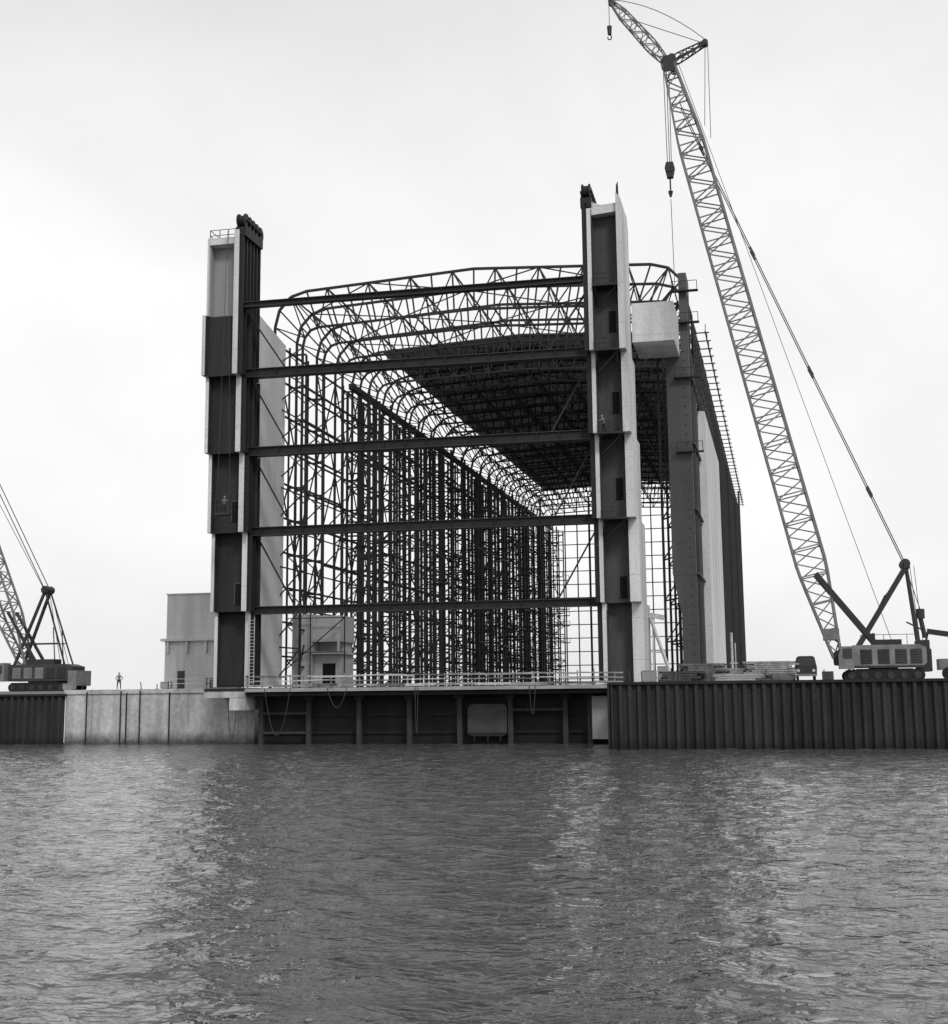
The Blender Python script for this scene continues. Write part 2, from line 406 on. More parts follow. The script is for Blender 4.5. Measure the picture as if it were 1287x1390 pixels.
pr.bar((-13.0,139,12.8),(-10.6,137,6.0),0.25); pr.bar((-12.6,139,12.8),(-12.6,138,6.0),0.2); pr.bar((-12.8,138.5,9),(-11.4,138,9),0.12); pr.bar((-13.0,139,12.8),(-11.5,139,12.5),0.5)
pr.obj('raking_prop',M_RAIL,hall)
ld=MB()
for x in (-54.1,-53.6): ld.bar((x,133.6,6.2),(x,133.6,13.2),0.06)
for j in range(20): ld.bar((-54.1,133.6,6.4+j*0.34),(-53.6,133.6,6.4+j*0.34),0.05)
ld.obj('ladder',M_RAIL,hall)

# ------------------------------------------------------------------ quay, dock entrance
gm=MB()
gm.add([(-3000,139.3,G-0.05),(-55.1,139.3,G-0.05),(-55.1,134.2,G-0.05),(-15.0,134.2,G-0.05),(-15.0,122.8,G-0.05),(3000,122.8,G-0.05),(3000,4000,G-0.05),(-3000,4000,G-0.05)],[(0,1,2,3,4,5,6,7)])
g=gm.obj('ground',M_GROUND,None,kind='structure')
q=MB(); q.box(-78,-55.6,139.0,141.5,-3,G-0.46); q.box(-78.1,-55.5,138.85,141.5,G-0.45,G+0.02)
q.box(-59.2,-54.6,133.9,138.99,4.9,G+0.01); q.box(-56.4,-54.6,133.95,138.99,3.6,4.9)
Q=q.obj('concrete_quay_wall',M_QUAY,None,label='pale concrete quay wall with tide stains and dark fender piles',category='quay wall')
for x in (-75.3,-71.2,-70.5,-68.9,-65.4):
    o=MB(); o.box(x-0.055,x+0.055,138.72,138.84,-1,G-0.1-random.random()*0.4); o.obj('fender_pile',M_DARK,Q)
def sheet(x0,x1,y,ztop,label):
    s=MB(); x=x0; pts=[]; p=0.84; d=0.32
    while x<x1: pts+=[(x,y),(x+p*0.3,y),(x+p*0.5,y+d),(x+p*0.8,y+d)]; x+=p
    pts.append((x,y))
    nn=len(pts); vs=[(a,b,-3) for a,b in pts]+[(a,b,ztop) for a,b in pts]
    s.add(vs,[(i,i+1,nn+i+1,nn+i) for i in range(nn-1)])
    o=s.obj('sheet_pile_wall',M_SHEET,None,label=label,category='quay wall')
    c=MB(); c.box(x0-0.15,x,y-0.12,y+0.75,ztop-0.02,ztop+0.22); c.obj('capping_beam',M_DARK,o)
    return o
SR=sheet(-15.2,60,122.4,G-0.2,'dark rusty sheet pile quay wall along the water')
s=MB(); s.box(-15.4,-15.1,122.4,134.0,-3,G-0.01); s.obj('return_wall',M_SHEET,SR)
SLW=sheet(-140,-78.3,138.6,G-0.6,'dark corrugated sheet pile wall beside the concrete quay')
d=MB(); d.box(-54.6,-15.4,137.6,138.2,-3,5.3)
for z in (1.2,3.0): d.box(-54.6,-15.4,137.35,137.6,z-0.15,z+0.15)
D=d.obj('dock_door',M_GATE,None,label='dark steel dock door beneath the hall opening',category='dock door')
o=MB(); o.box(-54.59,-15.45,134.5,138.6,5.35,G-0.06); o.box(-54.59,-15.45,134.1,134.49,5.0,5.5); o.obj('deck_slab',M_DARK,D)
for x in (-53.8,-48.5,-43.0,-37.6,-32.3,-27.0,-21.4,-18.9):
    o=MB(); o.box(x-0.24,x+0.24,136.2,136.8,-2,5.33); o.box(x-0.5,x+0.5,136.0,137.0,4.6,5.34); 
    o.obj('support_pile',M_PILE,D)
for a,b,z in ((-53.8,-48.5,3.2),(-27,-21.4,3.4),(-53.8,-48.5,1.2)):
    o=MB(); o.box(a+0.24,b-0.24,136.3,136.6,z-0.12,z+0.12); o.obj('waling',M_PILE,D)
o=MB(); o.box(-18.6,-15.5,135.5,135.9,0.5,4.7); o.obj('pale_panel',M_WEBL,D)
t=MB()
R=0.5; pts=[]
for cx,cz,a0 in ((-27.9,1.3,-90),(-27.9,3.5,0),(-31.0,3.5,90),(-31.0,1.3,180)):
    for k in range(5):
        a=math.radians(a0+k*22.5); pts.append((cx+R*math.cos(a),cz+R*math.sin(a)))
t.prism(pts,136.5,137.3)
T=t.obj('steel_tank',M_TANK,None,label='grey rounded steel tank hanging between dock door piles',category='tank')
o=MB(); o.box(-31.5,-27.4,136.4,136.5,0.95,1.15)
for x in (-30.8,-29.4,-28.1): o.box(x-0.06,x+0.06,136.4,136.5,0.3,1.0)
o.obj('tank_strap',M_DARK,T)
r=MB(); yr=133.7
xs_=[-54.3]
while xs_[-1]<-17: xs_.append(xs_[-1]+random.uniform(1.3,2.2))
for x in xs_: r.bar((x,yr,5.7),(x+random.uniform(-.08,.08),yr,random.uniform(6.9,7.4)),0.1)
r.bar((-54.5,yr,5.75),(-15.3,yr,5.75),0.12)
R_=r.obj('guard_rail',M_PLANK,None,label='rough timber guard rail along the edge of the hall deck',category='railing')
for z,h in ((6.05,0.3),(6.55,0.12),(7.0,0.17)):
    x=-54.5
    while x<-15.6:
        x2=min(x+random.uniform(2.5,5.0),-15.3)
        if x2>-16.5: x2=-15.3
        r=MB(); dz=random.uniform(-0.08,0.08); r.bar((x,yr-0.08,z+dz),(x2+0.1,yr-0.08-random.uniform(0,.04),z+random.uniform(-0.08,0.08)),0.05,h*random.uniform(.7,1.2)); r.obj('rail_plank',random.choice([M_PLANK,M_RAIL,M_PLANKD,M_PLANK]),R_); x=x2
o=MB(); o.box(-54.5,-15.45,133.45,134.09,5.45,5.72); o.obj('kerb_board',M_WEBL,R_)
def cable(mb,p,q,r,sag=0,n=8):
    p=Vector(p); q=Vector(q); prev=p
    for i in range(1,n+1 if sag else 2):
        t=i/(n if sag else 1); c=p.lerp(q,t); c.z-=4*sag*t*(1-t); mb.cyl(prev,c,r,5); prev=c
for (a,b,lo) in ((-52.3,-49.5,1.0),(-58.6,-57.4,0.4),(-45.5,-43.4,3.8),(-24.5,-23.9,3.0),(-36.2,-35.9,1.2)):
    y=133.4 if a>-55 else 138.6
    o=MB(); cable(o,(a,y,5.8),(b,y,5.8),0.035,5.8-lo,12)
    o.obj('mooring_rope',M_CABLE,None,label='slack rope looped over the quay edge',category='rope',group='ropes hanging over the quay edge')

# ------------------------------------------------------------------ small concrete buildings
b=MB(); b.box(-71.3,-64.0,150,156,11.9,17.1); b.box(-71.9,-64.0,149.6,156,11.6,11.9); b.box(-71.5,-64.0,150.1,156,G,11.6)
for x in (-71,-68.6,-66.2): b.box(x-0.12,x+0.12,149.75,150.1,10.2,11.6)
b.box(-71.4,-64.0,149.9,156,17.1,17.25)
B=b.obj('concrete_building',M_BLDG,None,label='small flat roofed concrete building beside the hall tower',category='building')
o=MB(); o.box(-69.8,-68.9,150.03,150.096,G,8.1); o.obj('door',M_STEEL2,B)
b=MB(); b.box(-53.6,-51.3,144.9,150.2,G,14.1); b.box(-51.29,-48.1,145.9,150.2,G,9.6); b.box(-51.29,-48.0,145.2,150.2,11.0,13.9); b.box(-51.29,-47.8,144.8,150.2,9.61,9.9)
b.box(-51.29,-48.3,147.5,150.2,9.91,10.99); b.bar((-48.2,145.1,9.9),(-48.2,145.1,11),0.25)
B=b.obj('concrete_building',M_ANNEX,None,label='two storey concrete annex with a recessed balcony beside the steel frame',category='building')
o=MB(); o.box(-50.3,-48.8,145.85,145.895,6.2,8.6); o.obj('doorway',M_BLACK,B)
o=MB()
for x in (-54.0,-51.2,-47.2): o.bar((x,144.2,G-0.05),(x,144.2,15.4),0.11)
for z in (9.8,13.6): o.bar((-54.1,144.2,z),(-47.1,144.2,z),0.1)
o.bar((-54,144.2,8),(-47.2,144.2,13.6),0.1)
o.obj('scaffold',M_STEEL,None,label='dark tube scaffold standing against the concrete annex',category='scaffold')

# ------------------------------------------------------------------ crawler crane (big)
def tracks(parent,xc,y,z,L=6.6,dirx=True):
    for dy in (-2.2,2.2):
        t=MB(); h=1.0; pts=[]
        for k in range(9): a=math.radians(90+k*22.5); pts.append((xc-L/2+h/2+h/2*math.cos(a),z+h/2+h/2*math.sin(a)))
        for k in range(9): a=math.radians(-90+k*22.5); pts.append((xc+L/2-h/2+h/2*math.cos(a),z+h/2+h/2*math.sin(a)))
        t.prism(pts,y+dy-0.4,y+dy+0.4)
        x=xc-L/2+0.4
        while x<xc+L/2-0.3: t.box(x,x+0.22,y+dy-0.45,y+dy+0.45,z+h-0.02,z+h+0.07); x+=0.36
        o=t.obj('track',M_RUBBER,parent)
        for k in range(6):
            w=MB(); xx=xc-L/2+0.65+k*(L-1.3)/5; w.cyl((xx,y+dy-0.48,z+0.5),(xx,y+dy-0.4,z+0.5),0.33,14); w.obj('road_wheel',M_CRANED,o)
crane=empty('crawler_crane',(8,130,G),'tall pale lattice boom crawler crane standing on the quay','crane')
CY=130.0
tracks(crane,8.9,CY,G-0.1,7.0)
o=MB(); o.box(6.6,11.4,CY-1.6,CY+1.6,6.3,6.9); o.cyl((9,CY,6.85),(9,CY,7.15),1.3,20); o.obj('undercarriage',M_CRANED,crane)
o=MB(); o.prism([(6.3,7.0),(12.2,7.0),(12.6,7.4),(12.6,8.7),(12.0,9.0),(6.3,9.0)],CY-2.7,CY+1.5); H=o.obj('machine_house',M_HOUSE,crane)
for x in (6.9,8.4,9.9,11.2):
    o=MB(); o.box(x,x+1.0,CY-2.74,CY-2.702,7.3,8.6); 
    for j in range(5): o.box(x+0.06,x+0.94,CY-2.78,CY-2.74,7.4+j*0.24,7.5+j*0.24)
    o.obj('louvre_door',M_CRANED if x<9 else M_STEEL2,H)
o=MB(); o.box(6.3,12.3,CY-2.74,CY-2.702,6.95,7.15); o.obj('sill',M_CRANED,H)
o=MB(); o.prism([(5.0,6.9),(6.28,6.9),(6.28,8.9),(5.3,8.9),(5.0,8.2)],CY-3.2,CY-1.6); C=o.obj('cab',M_HOUSE,crane)
o=MB(); o.box(5.35,6.15,CY-3.23,CY-3.202,7.8,8.7); o.obj('window',M_GLASS,C)
o=MB(); o.box(12.0,13.1,CY-1.9,CY+1.9,6.6,8.6); o.box(12.0,13.0,CY-1.7,CY+1.7,8.6,9.4); o.obj('counterweight',M_CRANED,crane)
o=MB(); o.box(8.0,10.6,CY-1.8,CY-0.4,9.0,9.5); o.cyl((8.2,CY-1.2,9.0),(8.2,CY-1.2,10.1),0.16,10); o.obj('exhaust_stack',M_CRANED,crane)
o=MB()
for x in (7.0,9.0,11.0,12.0): o.bar((x,CY-2.6,9.0),(x,CY-2.6,9.9),0.05)
o.bar((7,CY-2.6,9.9),(12,CY-2.6,9.9),0.05); o.obj('roof_railing',M_CRANED,crane)
foot=Vector((5.0,CY,8.0)); head=Vector((-8.5,CY,67.7))
o=MB(); o.lattice(foot,head,[(0,0.7,2.0),(0.14,2.7,2.4),(0.86,2.5,2.2),(1,1.1,1.1)],1.3,0.21,0.11)
BOOM=o.obj('boom',M_CRANE,crane)
o=MB()
for dy in (-1.0,1.0): o.prism([(4.6,8.4),(4.7,7.3),(6.8,7.0),(6.8,8.8),(5.3,8.8)],CY+dy-0.12,CY+dy+0.12)
o.cyl((5.0,CY-1.2,8.0),(5.0,CY+1.2,8.0),0.25,12)
o.obj('boom_foot_bracket',M_CRANED,crane)
o=MB() 
for t in (0.035,): 
    p=foot.lerp(head,t); o.box(p.x-0.7,p.x+0.7,CY-1.15,CY+1.15,p.z-0.5,p.z+0.5)
o.obj('boom_foot_plate',M_CRANE,BOOM)
tip=Vector((-14.1,CY,75.2)); back=Vector((-4.8,CY,69.6))
o=MB(); o.lattice(head+Vector((-0.2,0,0.3)),tip,[(0,0.5,1.0),(0.25,1.1,1.1),(0.8,0.9,0.9),(1,0.3,0.6)],0.9,0.13,0.07)
J=o.obj('jib',M_CRANE,crane)
o=MB(); o.lattice(head+Vector((0.1,0,0.2)),back,[(0,0.4,1.2),(0.3,0.7,1.0),(1,0.3,0.6)],0.9,0.12,0.07); o.cyl(back+Vector((0,-0.4,0)),back+Vector((0,0.4,0)),0.3,14); o.obj('jib_strut',M_CRANED,crane)
o=MB() 
for dx,dz,r in ((-0.3,0.1,0.5),(0.35,0.5,0.42),(0.5,-0.5,0.36)): o.cyl(head+Vector((dx,-0.65,dz)),head+Vector((dx,0.65,dz)),r,18)
o.box(head.x-0.5,head.x+0.6,CY-0.75,CY-0.65,head.z-1.0,head.z+0.7); o.obj('head_sheave',M_CRANED,crane)
o=MB(); o.cyl(tip+Vector((0,-0.3,0)),tip+Vector((0,0.3,0)),0.35,14); o.obj('jib_sheave',M_CRANED,J)
gt=Vector((11.5,CY,16.2))
o=MB()
for dy in (-1.2,1.2):
    o.bar((5.9,CY+dy,7.4),(gt.x,CY+dy*0.6,gt.z),0.34,0.42); o.bar((12.2,CY+dy,8.9),(gt.x,CY+dy*0.6,gt.z),0.2)
    o.bar((3.4,CY+dy,15.7),(9.3,CY+dy,8.0),0.34,0.42)
    o.bar((7.0,CY+dy,8.9),(9.6,CY+dy,13.7),0.1)
o.bar((gt.x,CY-1.0,gt.z),(gt.x,CY+1.0,gt.z),0.5); o.cyl((gt.x-0.1,CY-0.9,gt.z+0.2),(gt.x-0.1,CY+0.9,gt.z+0.2),0.45,16)
o.obj('gantry',M_CRANED,crane)
bt=head+Vector((1.0,0,-4.5))
for dy in (-0.7,0.7):
    o=MB(); cable(o,bt+Vector((0,dy,0)),gt+Vector((0,dy,0)),0.05)
    for f in (0.10,0.34,0.60,0.85):
        p=bt.lerp(gt,f); o.bar(p+Vector((-.2,dy,.45)),p+Vector((.2,dy,-.45)),0.17)
    o.obj('pendant_cable',M_CABLE,crane)
for a,b,r,sg in ((back,head.lerp(foot,0.115)+Vector((1.8,0,0)),.035,0),(back+Vector((0.25,0,0)),(back.x+0.2,CY,59.5),.035,0),(back+Vector((0,-0.3,.3)),tip+Vector((0,-0.2,0.2)),.04,-0.9),
      (back+Vector((0,0.3,.1)),tip.lerp(head,0.35)+Vector((0,0.2,0.6)),.04,0),(head+Vector((1.0,0.2,0)),(10.0,CY,9.0),.03,0),(gt+Vector((0.3,-0.5,0)),(12.3,CY-0.5,9.3),.03,0),(gt+Vector((0.65,-0.5,0)),(12.55,CY-0.5,9.3),.03,0)):
    o=MB(); cable(o,a,b,r,sg); o.obj('stay_cable',M_CABLE,crane)
hx=-8.75
for dx in (-0.3,0.0,0.25):
    o=MB(); cable(o,(hx+dx,CY-0.1,67.2),(hx+dx*0.7,CY-0.1,57.2),0.04); o.obj('hoist_cable',M_CABLE,crane)
for a,b in (((hx,CY,53.5),(hx+0.1,CY,43.5)),(tip+Vector((-0.3,0,0)),(tip.x-0.3,CY,72.6))):
    o=MB(); cable(o,a,b,0.035); o.obj('hoist_cable',M_CABLE,crane)
o=MB(); o.prism([(hx-0.35,57.3),(hx+0.35,57.3),(hx+0.5,56.7),(hx+0.3,55.7),(hx-0.3,55.7),(hx-0.5,56.7)],CY-0.3,CY+0.3); o.cyl((hx,CY-0.38,56.7),(hx,CY+0.38,56.7),0.45,16)
o.cyl((hx,CY,55.7),(hx,CY,54.2),0.08,8); o.cyl((hx,CY,54.3),(hx,CY,53.7),0.26,10,0.1); o.obj('hook_block',M_CRANED,crane)
o=MB(); o.cyl((tip.x-0.3,CY,72.6),(tip.x-0.3,CY,71.7),0.26,12,0.2)
for k in range(8):
    a0=math.radians(90-k*35); a1=math.radians(90-(k+1)*35); o.cyl((tip.x-0.3+0.2*math.cos(a0),CY,71.4+0.25*math.sin(a0)),(tip.x-0.3+0.2*math.cos(a1),CY,71.4+0.25*math.sin(a1)),0.06,6)
o.obj('small_hook',M_CRANED,crane)

mc=empty('mobile_crane',(15,128,G),'low mobile crane with a folded arm beside the crawler crane','crane')
MY=134.0
o=MB(); o.box(14.2,22,MY-1.2,MY+1.2,6.8,7.8); o.box(15.5,19,MY-1.1,MY+1.1,7.8,9.2); o.obj('chassis',M_HOUSE,mc)
for x in (15,17,20,21.4):
    o=MB(); o.cyl((x,MY-1.3,6.45),(x,MY-0.9,6.45),0.6,18); o.obj('wheel',M_RUBBER,mc)
o=MB(); o.bar((13.4,MY,10.4),(19.5,MY,9.4),0.35,0.5); o.bar((13.5,MY,10.4),(12.9,MY,8.2),0.2); o.bar((12.9,MY,10.6),(11.6,MY,11.3),0.14); o.obj('arm',M_CRANED,mc)
o=MB(); o.cyl((12.9,MY,12.5),(12.9,MY,11.6),0.4,12); o.cyl((12.9,MY,11.6),(13.2,MY,9.8),0.22,8); o.cyl((12.9,MY,12.5),(11.9,MY,16.2),0.04,5); o.obj('hook_block',M_CRANED,mc)

c2=empty('crawler_crane',(-87,150,G),'lattice boom crawler crane with dark gantry on the far quay','crane')
LY=150.0
tracks(c2,-86.6,LY,G-0.05,7.5)
o=MB(); o.prism([(-91.0,7.1),(-83.2,7.1),(-82.6,7.5),(-82.6,8.8),(-83.6,9.1),(-91.0,9.1)],LY-1.5,LY+1.5); o.box(-88.5,-84.7,LY-1.3,LY+1.3,6.4,7.2); H=o.obj('machine_house',M_STEEL2,c2)
for x in (-90.5,-89.0,-87.5,-86.0,-84.6):
    o=MB(); o.box(x,x+1.1,LY-1.55,LY-1.502,7.4,8.7)
    for j in range(4): o.box(x+0.08,x+1.02,LY-1.58,LY-1.55,7.5+j*0.3,7.6+j*0.3)
    o.obj('louvre_door',M_HOUSE if x<-86.5 else M_CRANED,H)
o=MB(); o.prism([(-93.0,7.1),(-91.1,7.1),(-91.1,9.3),(-92.7,9.3),(-93.0,8.4)],LY-2.4,LY-1.0); C=o.obj('cab',M_HOUSE,c2); o=MB(); o.box(-92.6,-91.4,LY-2.43,LY-2.402,8.0,9.0); o.obj('window',M_GLASS,C)
o=MB(); o.box(-83.0,-81.9,LY-1.8,LY+1.8,6.5,8.3); o.obj('counterweight',M_HOUSE,c2)
o=MB(); o.box(-88.8,-85.2,LY-1.2,LY+0.5,9.1,9.7); o.cyl((-88.6,LY-1,9.1),(-88.6,LY-1,10.4),0.15,10); o.obj('exhaust_stack',M_CRANED,c2)
g2=Vector((-87.1,LY,18.0)); f2=Vector((-89.4,LY,8.6)); e2=Vector((-108,LY,52))
o=MB(); o.lattice(f2,e2,[(0,0.6,1.8),(0.15,2.4,2.1),(1,2.4,2.1)],1.4,0.22,0.12); o.obj('boom',M_CRANE,c2)
o=MB()
for dy in (-1,1):
    o.bar((-90.6,LY+dy,9.0),g2+Vector((0,dy*.6,0)),0.3); o.bar((-83.9,LY+dy,9.0),g2+Vector((0,dy*.6,0)),0.16); o.bar((-91.8,LY+dy,15.5),(-87.5,LY+dy,9.0),0.3)
    o.bar((-89.5,LY+dy,11.6),(-85.0,LY+dy,11.6),0.12); o.bar((-85.2,LY+dy,9.0),(-85.6,LY+dy,13.5),0.1)
o.bar(g2+Vector((0,-1,0)),g2+Vector((0,1,0)),0.5); o.cyl(g2+Vector((0,-.8,.1)),g2+Vector((0,.8,.1)),0.5,14); o.obj('gantry',M_CRANED,c2)
for a,b,r in ((g2+Vector((0,-.6,0)),e2+Vector((1.4,-.6,1)),.06),(g2+Vector((0,.6,0)),e2+Vector((1.4,.6,1)),.06),(g2+Vector((-0.4,0,0)),(-104,LY,45),.04),(g2+Vector((0.4,0,0)),(-84.0,LY,9.1),.04),(g2+Vector((0.2,0,0)),(-85,LY,9.1),.04)):
    o=MB(); cable(o,a,b,r); o.obj('pendant_cable',M_CABLE,c2)

# ------------------------------------------------------------------ van, stacks, clutter on the quay
van=empty('parked_van',(2.6,128,G),'dark boxy van parked facing the water near the crane','van')
vx,vy=2.1,128.0
o=MB()
o.prism([(vx-0.95,6.35),(vx+0.95,6.35),(vx+0.98,7.1),(vx+0.80,8.0),(vx+0.6,8.12),(vx-0.6,8.12),(vx-0.80,8.0),(vx-0.98,7.1)],vy,vy+4.6)
o.box(vx-0.93,vx+0.93,vy-0.35,vy,6.35,7.1); V=o.obj('body',M_CRANED,van)
o=MB(); o.prism([(vx-0.78,7.2),(vx+0.78,7.2),(vx+0.68,7.9),(vx-0.68,7.9)],vy-0.03,vy-0.003); o.obj('windscreen',M_GLASS,van)
for x in (vx-0.68,vx+0.68):
    o=MB(); o.cyl((x,vy-0.42,6.8),(x,vy-0.35,6.8),0.14,14); o.obj('headlight',M_RAIL,van)
o=MB(); o.box(vx-0.95,vx+0.95,vy-0.45,vy-0.36,6.3,6.5); o.obj('bumper',M_HOUSE,van)
for x in (vx-0.85,vx+0.65):
    for y in (vy+0.4,vy+3.6):
        o=MB(); o.cyl((x,y,G+0.28),(x+0.2,y,G+0.28),0.33,16); o.obj('wheel',M_RUBBER,van)
def stack(x0,x1,y,nl,th,label,m=M_PLANK,nw=6,z_=0):
    s=MB()
    for l in range(nl):
        z=G+0.07+l*(th+0.035)
        for k in range(nw):
            yy=y+k*0.28; s.box(x0+random.uniform(-.6,.6),x1+random.uniform(-.7,.7),yy+random.uniform(-.06,.0),yy+0.24,z,z+th)
        for x in (x0+0.8,(x0+x1)/2,x1-0.8): s.box(x-0.08,x+0.08,y+0.02,y+nw*0.28-0.05,z-(0.12 if l==0 else 0.04),z+0.005)
    s.obj('timber_stack',m,None,label=label,category='timber stack',group='timber stacks on the quay')
for (a,b,y,nl,th,m) in ((-8.9,-5.6,128,7,0.2,M_PLANKD),(-5.2,-3.4,128.5,5,0.2,M_PLANK),(-3.0,0.8,127.5,9,0.16,M_PLANK),(-10.6,-7.5,126.5,4,0.2,M_STEEL2),(-5.6,-2.0,125.5,3,0.16,M_WEBL),(-1.2,0.6,125.0,4,0.12,M_PLANKD)):
    stack(a,b,y,nl,th,'stack of long weathered boards lying on bearers',m)
for (x0,x1,y,r,m) in ((-7.8,-2.6,130.6,0.22,M_WEBL),(-2.6,0.9,130.4,0.2,M_PLATE)):
    o=MB()
    for l in range(3):
        for k in range(4-l): o.cyl((x0+random.uniform(-.3,.3),y+(k+l*0.5)*2*r,G+r+l*r*1.74),(x1+random.uniform(-.3,.3),y+(k+l*0.5)*2*r,G+r+l*r*1.74),r+0.003,12)
    for x in (x0+1,x1-1): o.box(x-0.04,x+0.04,y-r-0.02,y+7*r+0.02,G-0.05,G+0.05)
    o.obj('pipe_bundle',m,None,label='bundle of long steel pipes stacked on the quay',category='pipe bundle',group='pipe bundles on the quay')
for x in (-13.5,-12.4,-9.8,-6.2,-1.5,3.6):
    o=MB(); h=random.uniform(0.8,1.5); o.bar((x,124,G),(x+random.uniform(-.1,.1),124,G+h),0.09); o.box(x-0.15,x+0.15,123.85,124.15,G-0.05,G+0.06)
    o.obj('steel_post',M_STEEL2,None,label='short steel post standing at the quay edge',category='post',group='posts along the quay edge')
for x in (-76.6,-69.4,-67.5,-66.2,-64.9,-61.2):
    o=MB(); h=random.uniform(0.5,1.1); o.bar((x,140,G),(x+random.uniform(-.1,.1),140,G+h),0.08); o.box(x-0.15,x+0.15,139.85,140.15,G-0.04,G+0.06)
    o.obj('steel_post',M_STEEL2,None,label='short steel post standing at the quay edge',category='post',group='posts along the quay edge')
o=MB()
for z in (6.5,7.0): o.bar((-66.2,140,z),(-57,140,z),0.06)
for x in (-66.0,-64,-61.8,-59.5,-57.2): o.bar((x,140,G),(x,140,7.05),0.07)
o.obj('quay_railing',M_RAIL,None,label='pale pipe railing on the concrete quay',category='railing')
o=MB()
for z in (6.4,6.95): o.bar((-59.1,134.05,z),(-54.8,134.05,z),0.07)
for x in (-59.0,-57.6,-56.2,-54.9): o.bar((x,134.05,G),(x,134.05,7.0),0.08)
o.box(-59.2,-54.7,133.86,133.9,5.55,5.88)
for x in (-58.5,-55.4): o.box(x-0.04,x+0.04,133.87,134.09,5.7,6.1)
o.obj('walkway_railing',M_DARK,None,label='dark railing and toe board around the tower base',category='railing')
o=MB(); o.cyl((-7.0,200,G-0.05),(-7.0,200,13.5),0.22,10); o.cyl((-6.5,200,G-0.05),(-6.5,200,12),0.1,8); o.box(-7.3,-6.2,199.8,200.2,9,9.2); o.obj('vent_pipe',M_RAIL,None,label='pale upright pipe beside the hall wall',category='pipe')
for (x,y,w,d,h) in ((-13.0,130,1.3,1.0,1.1),(-11.6,131,0.9,0.9,1.5),(-62.6,143,1.6,1,1.0),(-68.3,142.5,1.0,1,0.8),(3.6,131,1.0,0.8,0.8),(-79.5,141,1.2,0.8,0.7)):
    o=MB(); o.box(x,x+w,y,y+d,G+0.12,G+h)
    for k in range(4): o.box(x-0.03+k*w/3.2,x+0.08+k*w/3.2,y-0.04,y,G+0.1,G+h+0.02)
    o.box(x-0.02,x+w+0.02,y-0.05,y+d+0.02,G+h,G+h+0.06); o.box(x+0.1,x+w-0.1,y+0.01,y+d-0.01,G-0.05,G+0.12)
    o.obj('crate',M_WEBL,None,label='weathered battened crate standing on the quay',category='crate',group='crates on the quay')

# ------------------------------------------------------------------ people
def person(loc,rot,label,arms='down',lean=0.0,name='person',sc=1.0):
    V=[];E=[];Rr=[]
    def v(p,r,par=None):
        V.append(p); Rr.append(r)
        if par is not None: E.append((par,len(V)-1))
        return len(V)-1
    pel=v((0,0,0.95),0.16); ch=v((0,-lean*0.25,1.22),0.17,pel); sh=v((0,-lean*0.4,1.42),0.13,ch); nk=v((0,-lean*0.45,1.52),0.06,sh)
    hd=v((0,-lean*0.5-0.01,1.60),0.09,nk); ht=v((0,-lean*0.5,1.70),0.09,hd); ns=v((0,-lean*0.5-0.11,1.62),0.015,hd)
    for s in (-1,1):
        hp=v((s*0.11,0,0.88),0.11,pel); kn=v((s*0.16,-0.03,0.49),0.08,hp); an=v((s*0.18,0.02,0.09),0.06,kn); v((s*0.19,-0.16,0.04),0.045,an)
        so=v((s*0.21,-lean*0.4,1.40),0.07,sh)
        if arms=='down': el=(s*0.29,0.02-lean*.3,1.12); wr=(s*0.29,-0.06-lean*.3,0.88); dr=(0,-0.02,-1)
        elif arms=='hips': el=(s*0.38,0.06,1.14); wr=(s*0.22,-0.06,0.97); dr=(-s*0.6,-0.5,-0.5)
        else: el=(s*0.28,-0.22-lean*.4,1.18); wr=(s*0.2,-0.45-lean*.4,1.2); dr=(0,-1,0.1)
        e=v(el,0.05,so); w=v(wr,0.035,e); d=Vector(dr).normalized(); W=Vector(wr)
        pm=v(tuple(W+d*0.07),0.032,w); si=d.cross(Vector((s,0.2,0.1))).normalized()
        for k in range(4): 
            f=v(tuple(W+d*0.12+si*(k-1.5)*0.02),0.009,pm); v(tuple(W+d*(0.165-abs(k-1.3)*0.008)+si*(k-1.5)*0.021+Vector((-s*0.012,-0.01,0))),0.008,f)
        v(tuple(W+d*0.07+si*0.05),0.010,pm)
    me=bpy.data.meshes.new('person'); me.from_pydata(V,E,[])
    o=bpy.data.objects.new(name,me); COL.objects.link(o)
    sk=o.modifiers.new('Skin','SKIN'); 
    for i,sv in enumerate(me.skin_vertices[0].data): sv.radius=(Rr[i],Rr[i]*0.85); sv.use_root=(i==0)
    sb=o.modifiers.new('Sub','SUBSURF'); sb.levels=1; sb.render_levels=1
    dg=bpy.context.evaluated_depsgraph_get(); nm=bpy.data.meshes.new_from_object(o.evaluated_get(dg))
    o.modifiers.clear(); o.data=nm
    nm.materials.clear()
    for m in (M_SKIN,M_LIGHTC,M_DARKC): nm.materials.append(m)
    for p in nm.polygons:
        p.use_smooth=True; c=p.center
        p.material_index=2 if c.z<0.98 and abs(c.x)<0.26 else (1 if c.z<1.49 and c.z>1.0 else 0)
    o.location=loc; o.rotation_euler=(0,0,rot); o.scale=(sc,sc,sc); o['label']=label; o['category']='person'
    hm=MB(); 
    for k in range(6):
        z0=math.sin(k*math.pi/12)*0.12; z1=math.sin((k+1)*math.pi/12)*0.12; hm.cyl((0,-lean*.5,1.68+z0),(0,-lean*.5,1.68+z1),0.125*math.cos(k*math.pi/12),14,0.125*math.cos((k+1)*math.pi/12)+0.001)
    hm.box(-0.09,0.09,-lean*.5-0.18,-lean*.5-0.08,1.68,1.695)
    hm.obj('helmet',M_HELM,o,smooth=True)
    return o
person((-71.65,139.1,G+0.02),0.35,'person in pale shirt and dark trousers standing on the quay edge','hips',sc=1.05)
person((-55.2,128.65,23.55),0.9,'person in work clothes leaning in a suspended work cage','reach',0.4)
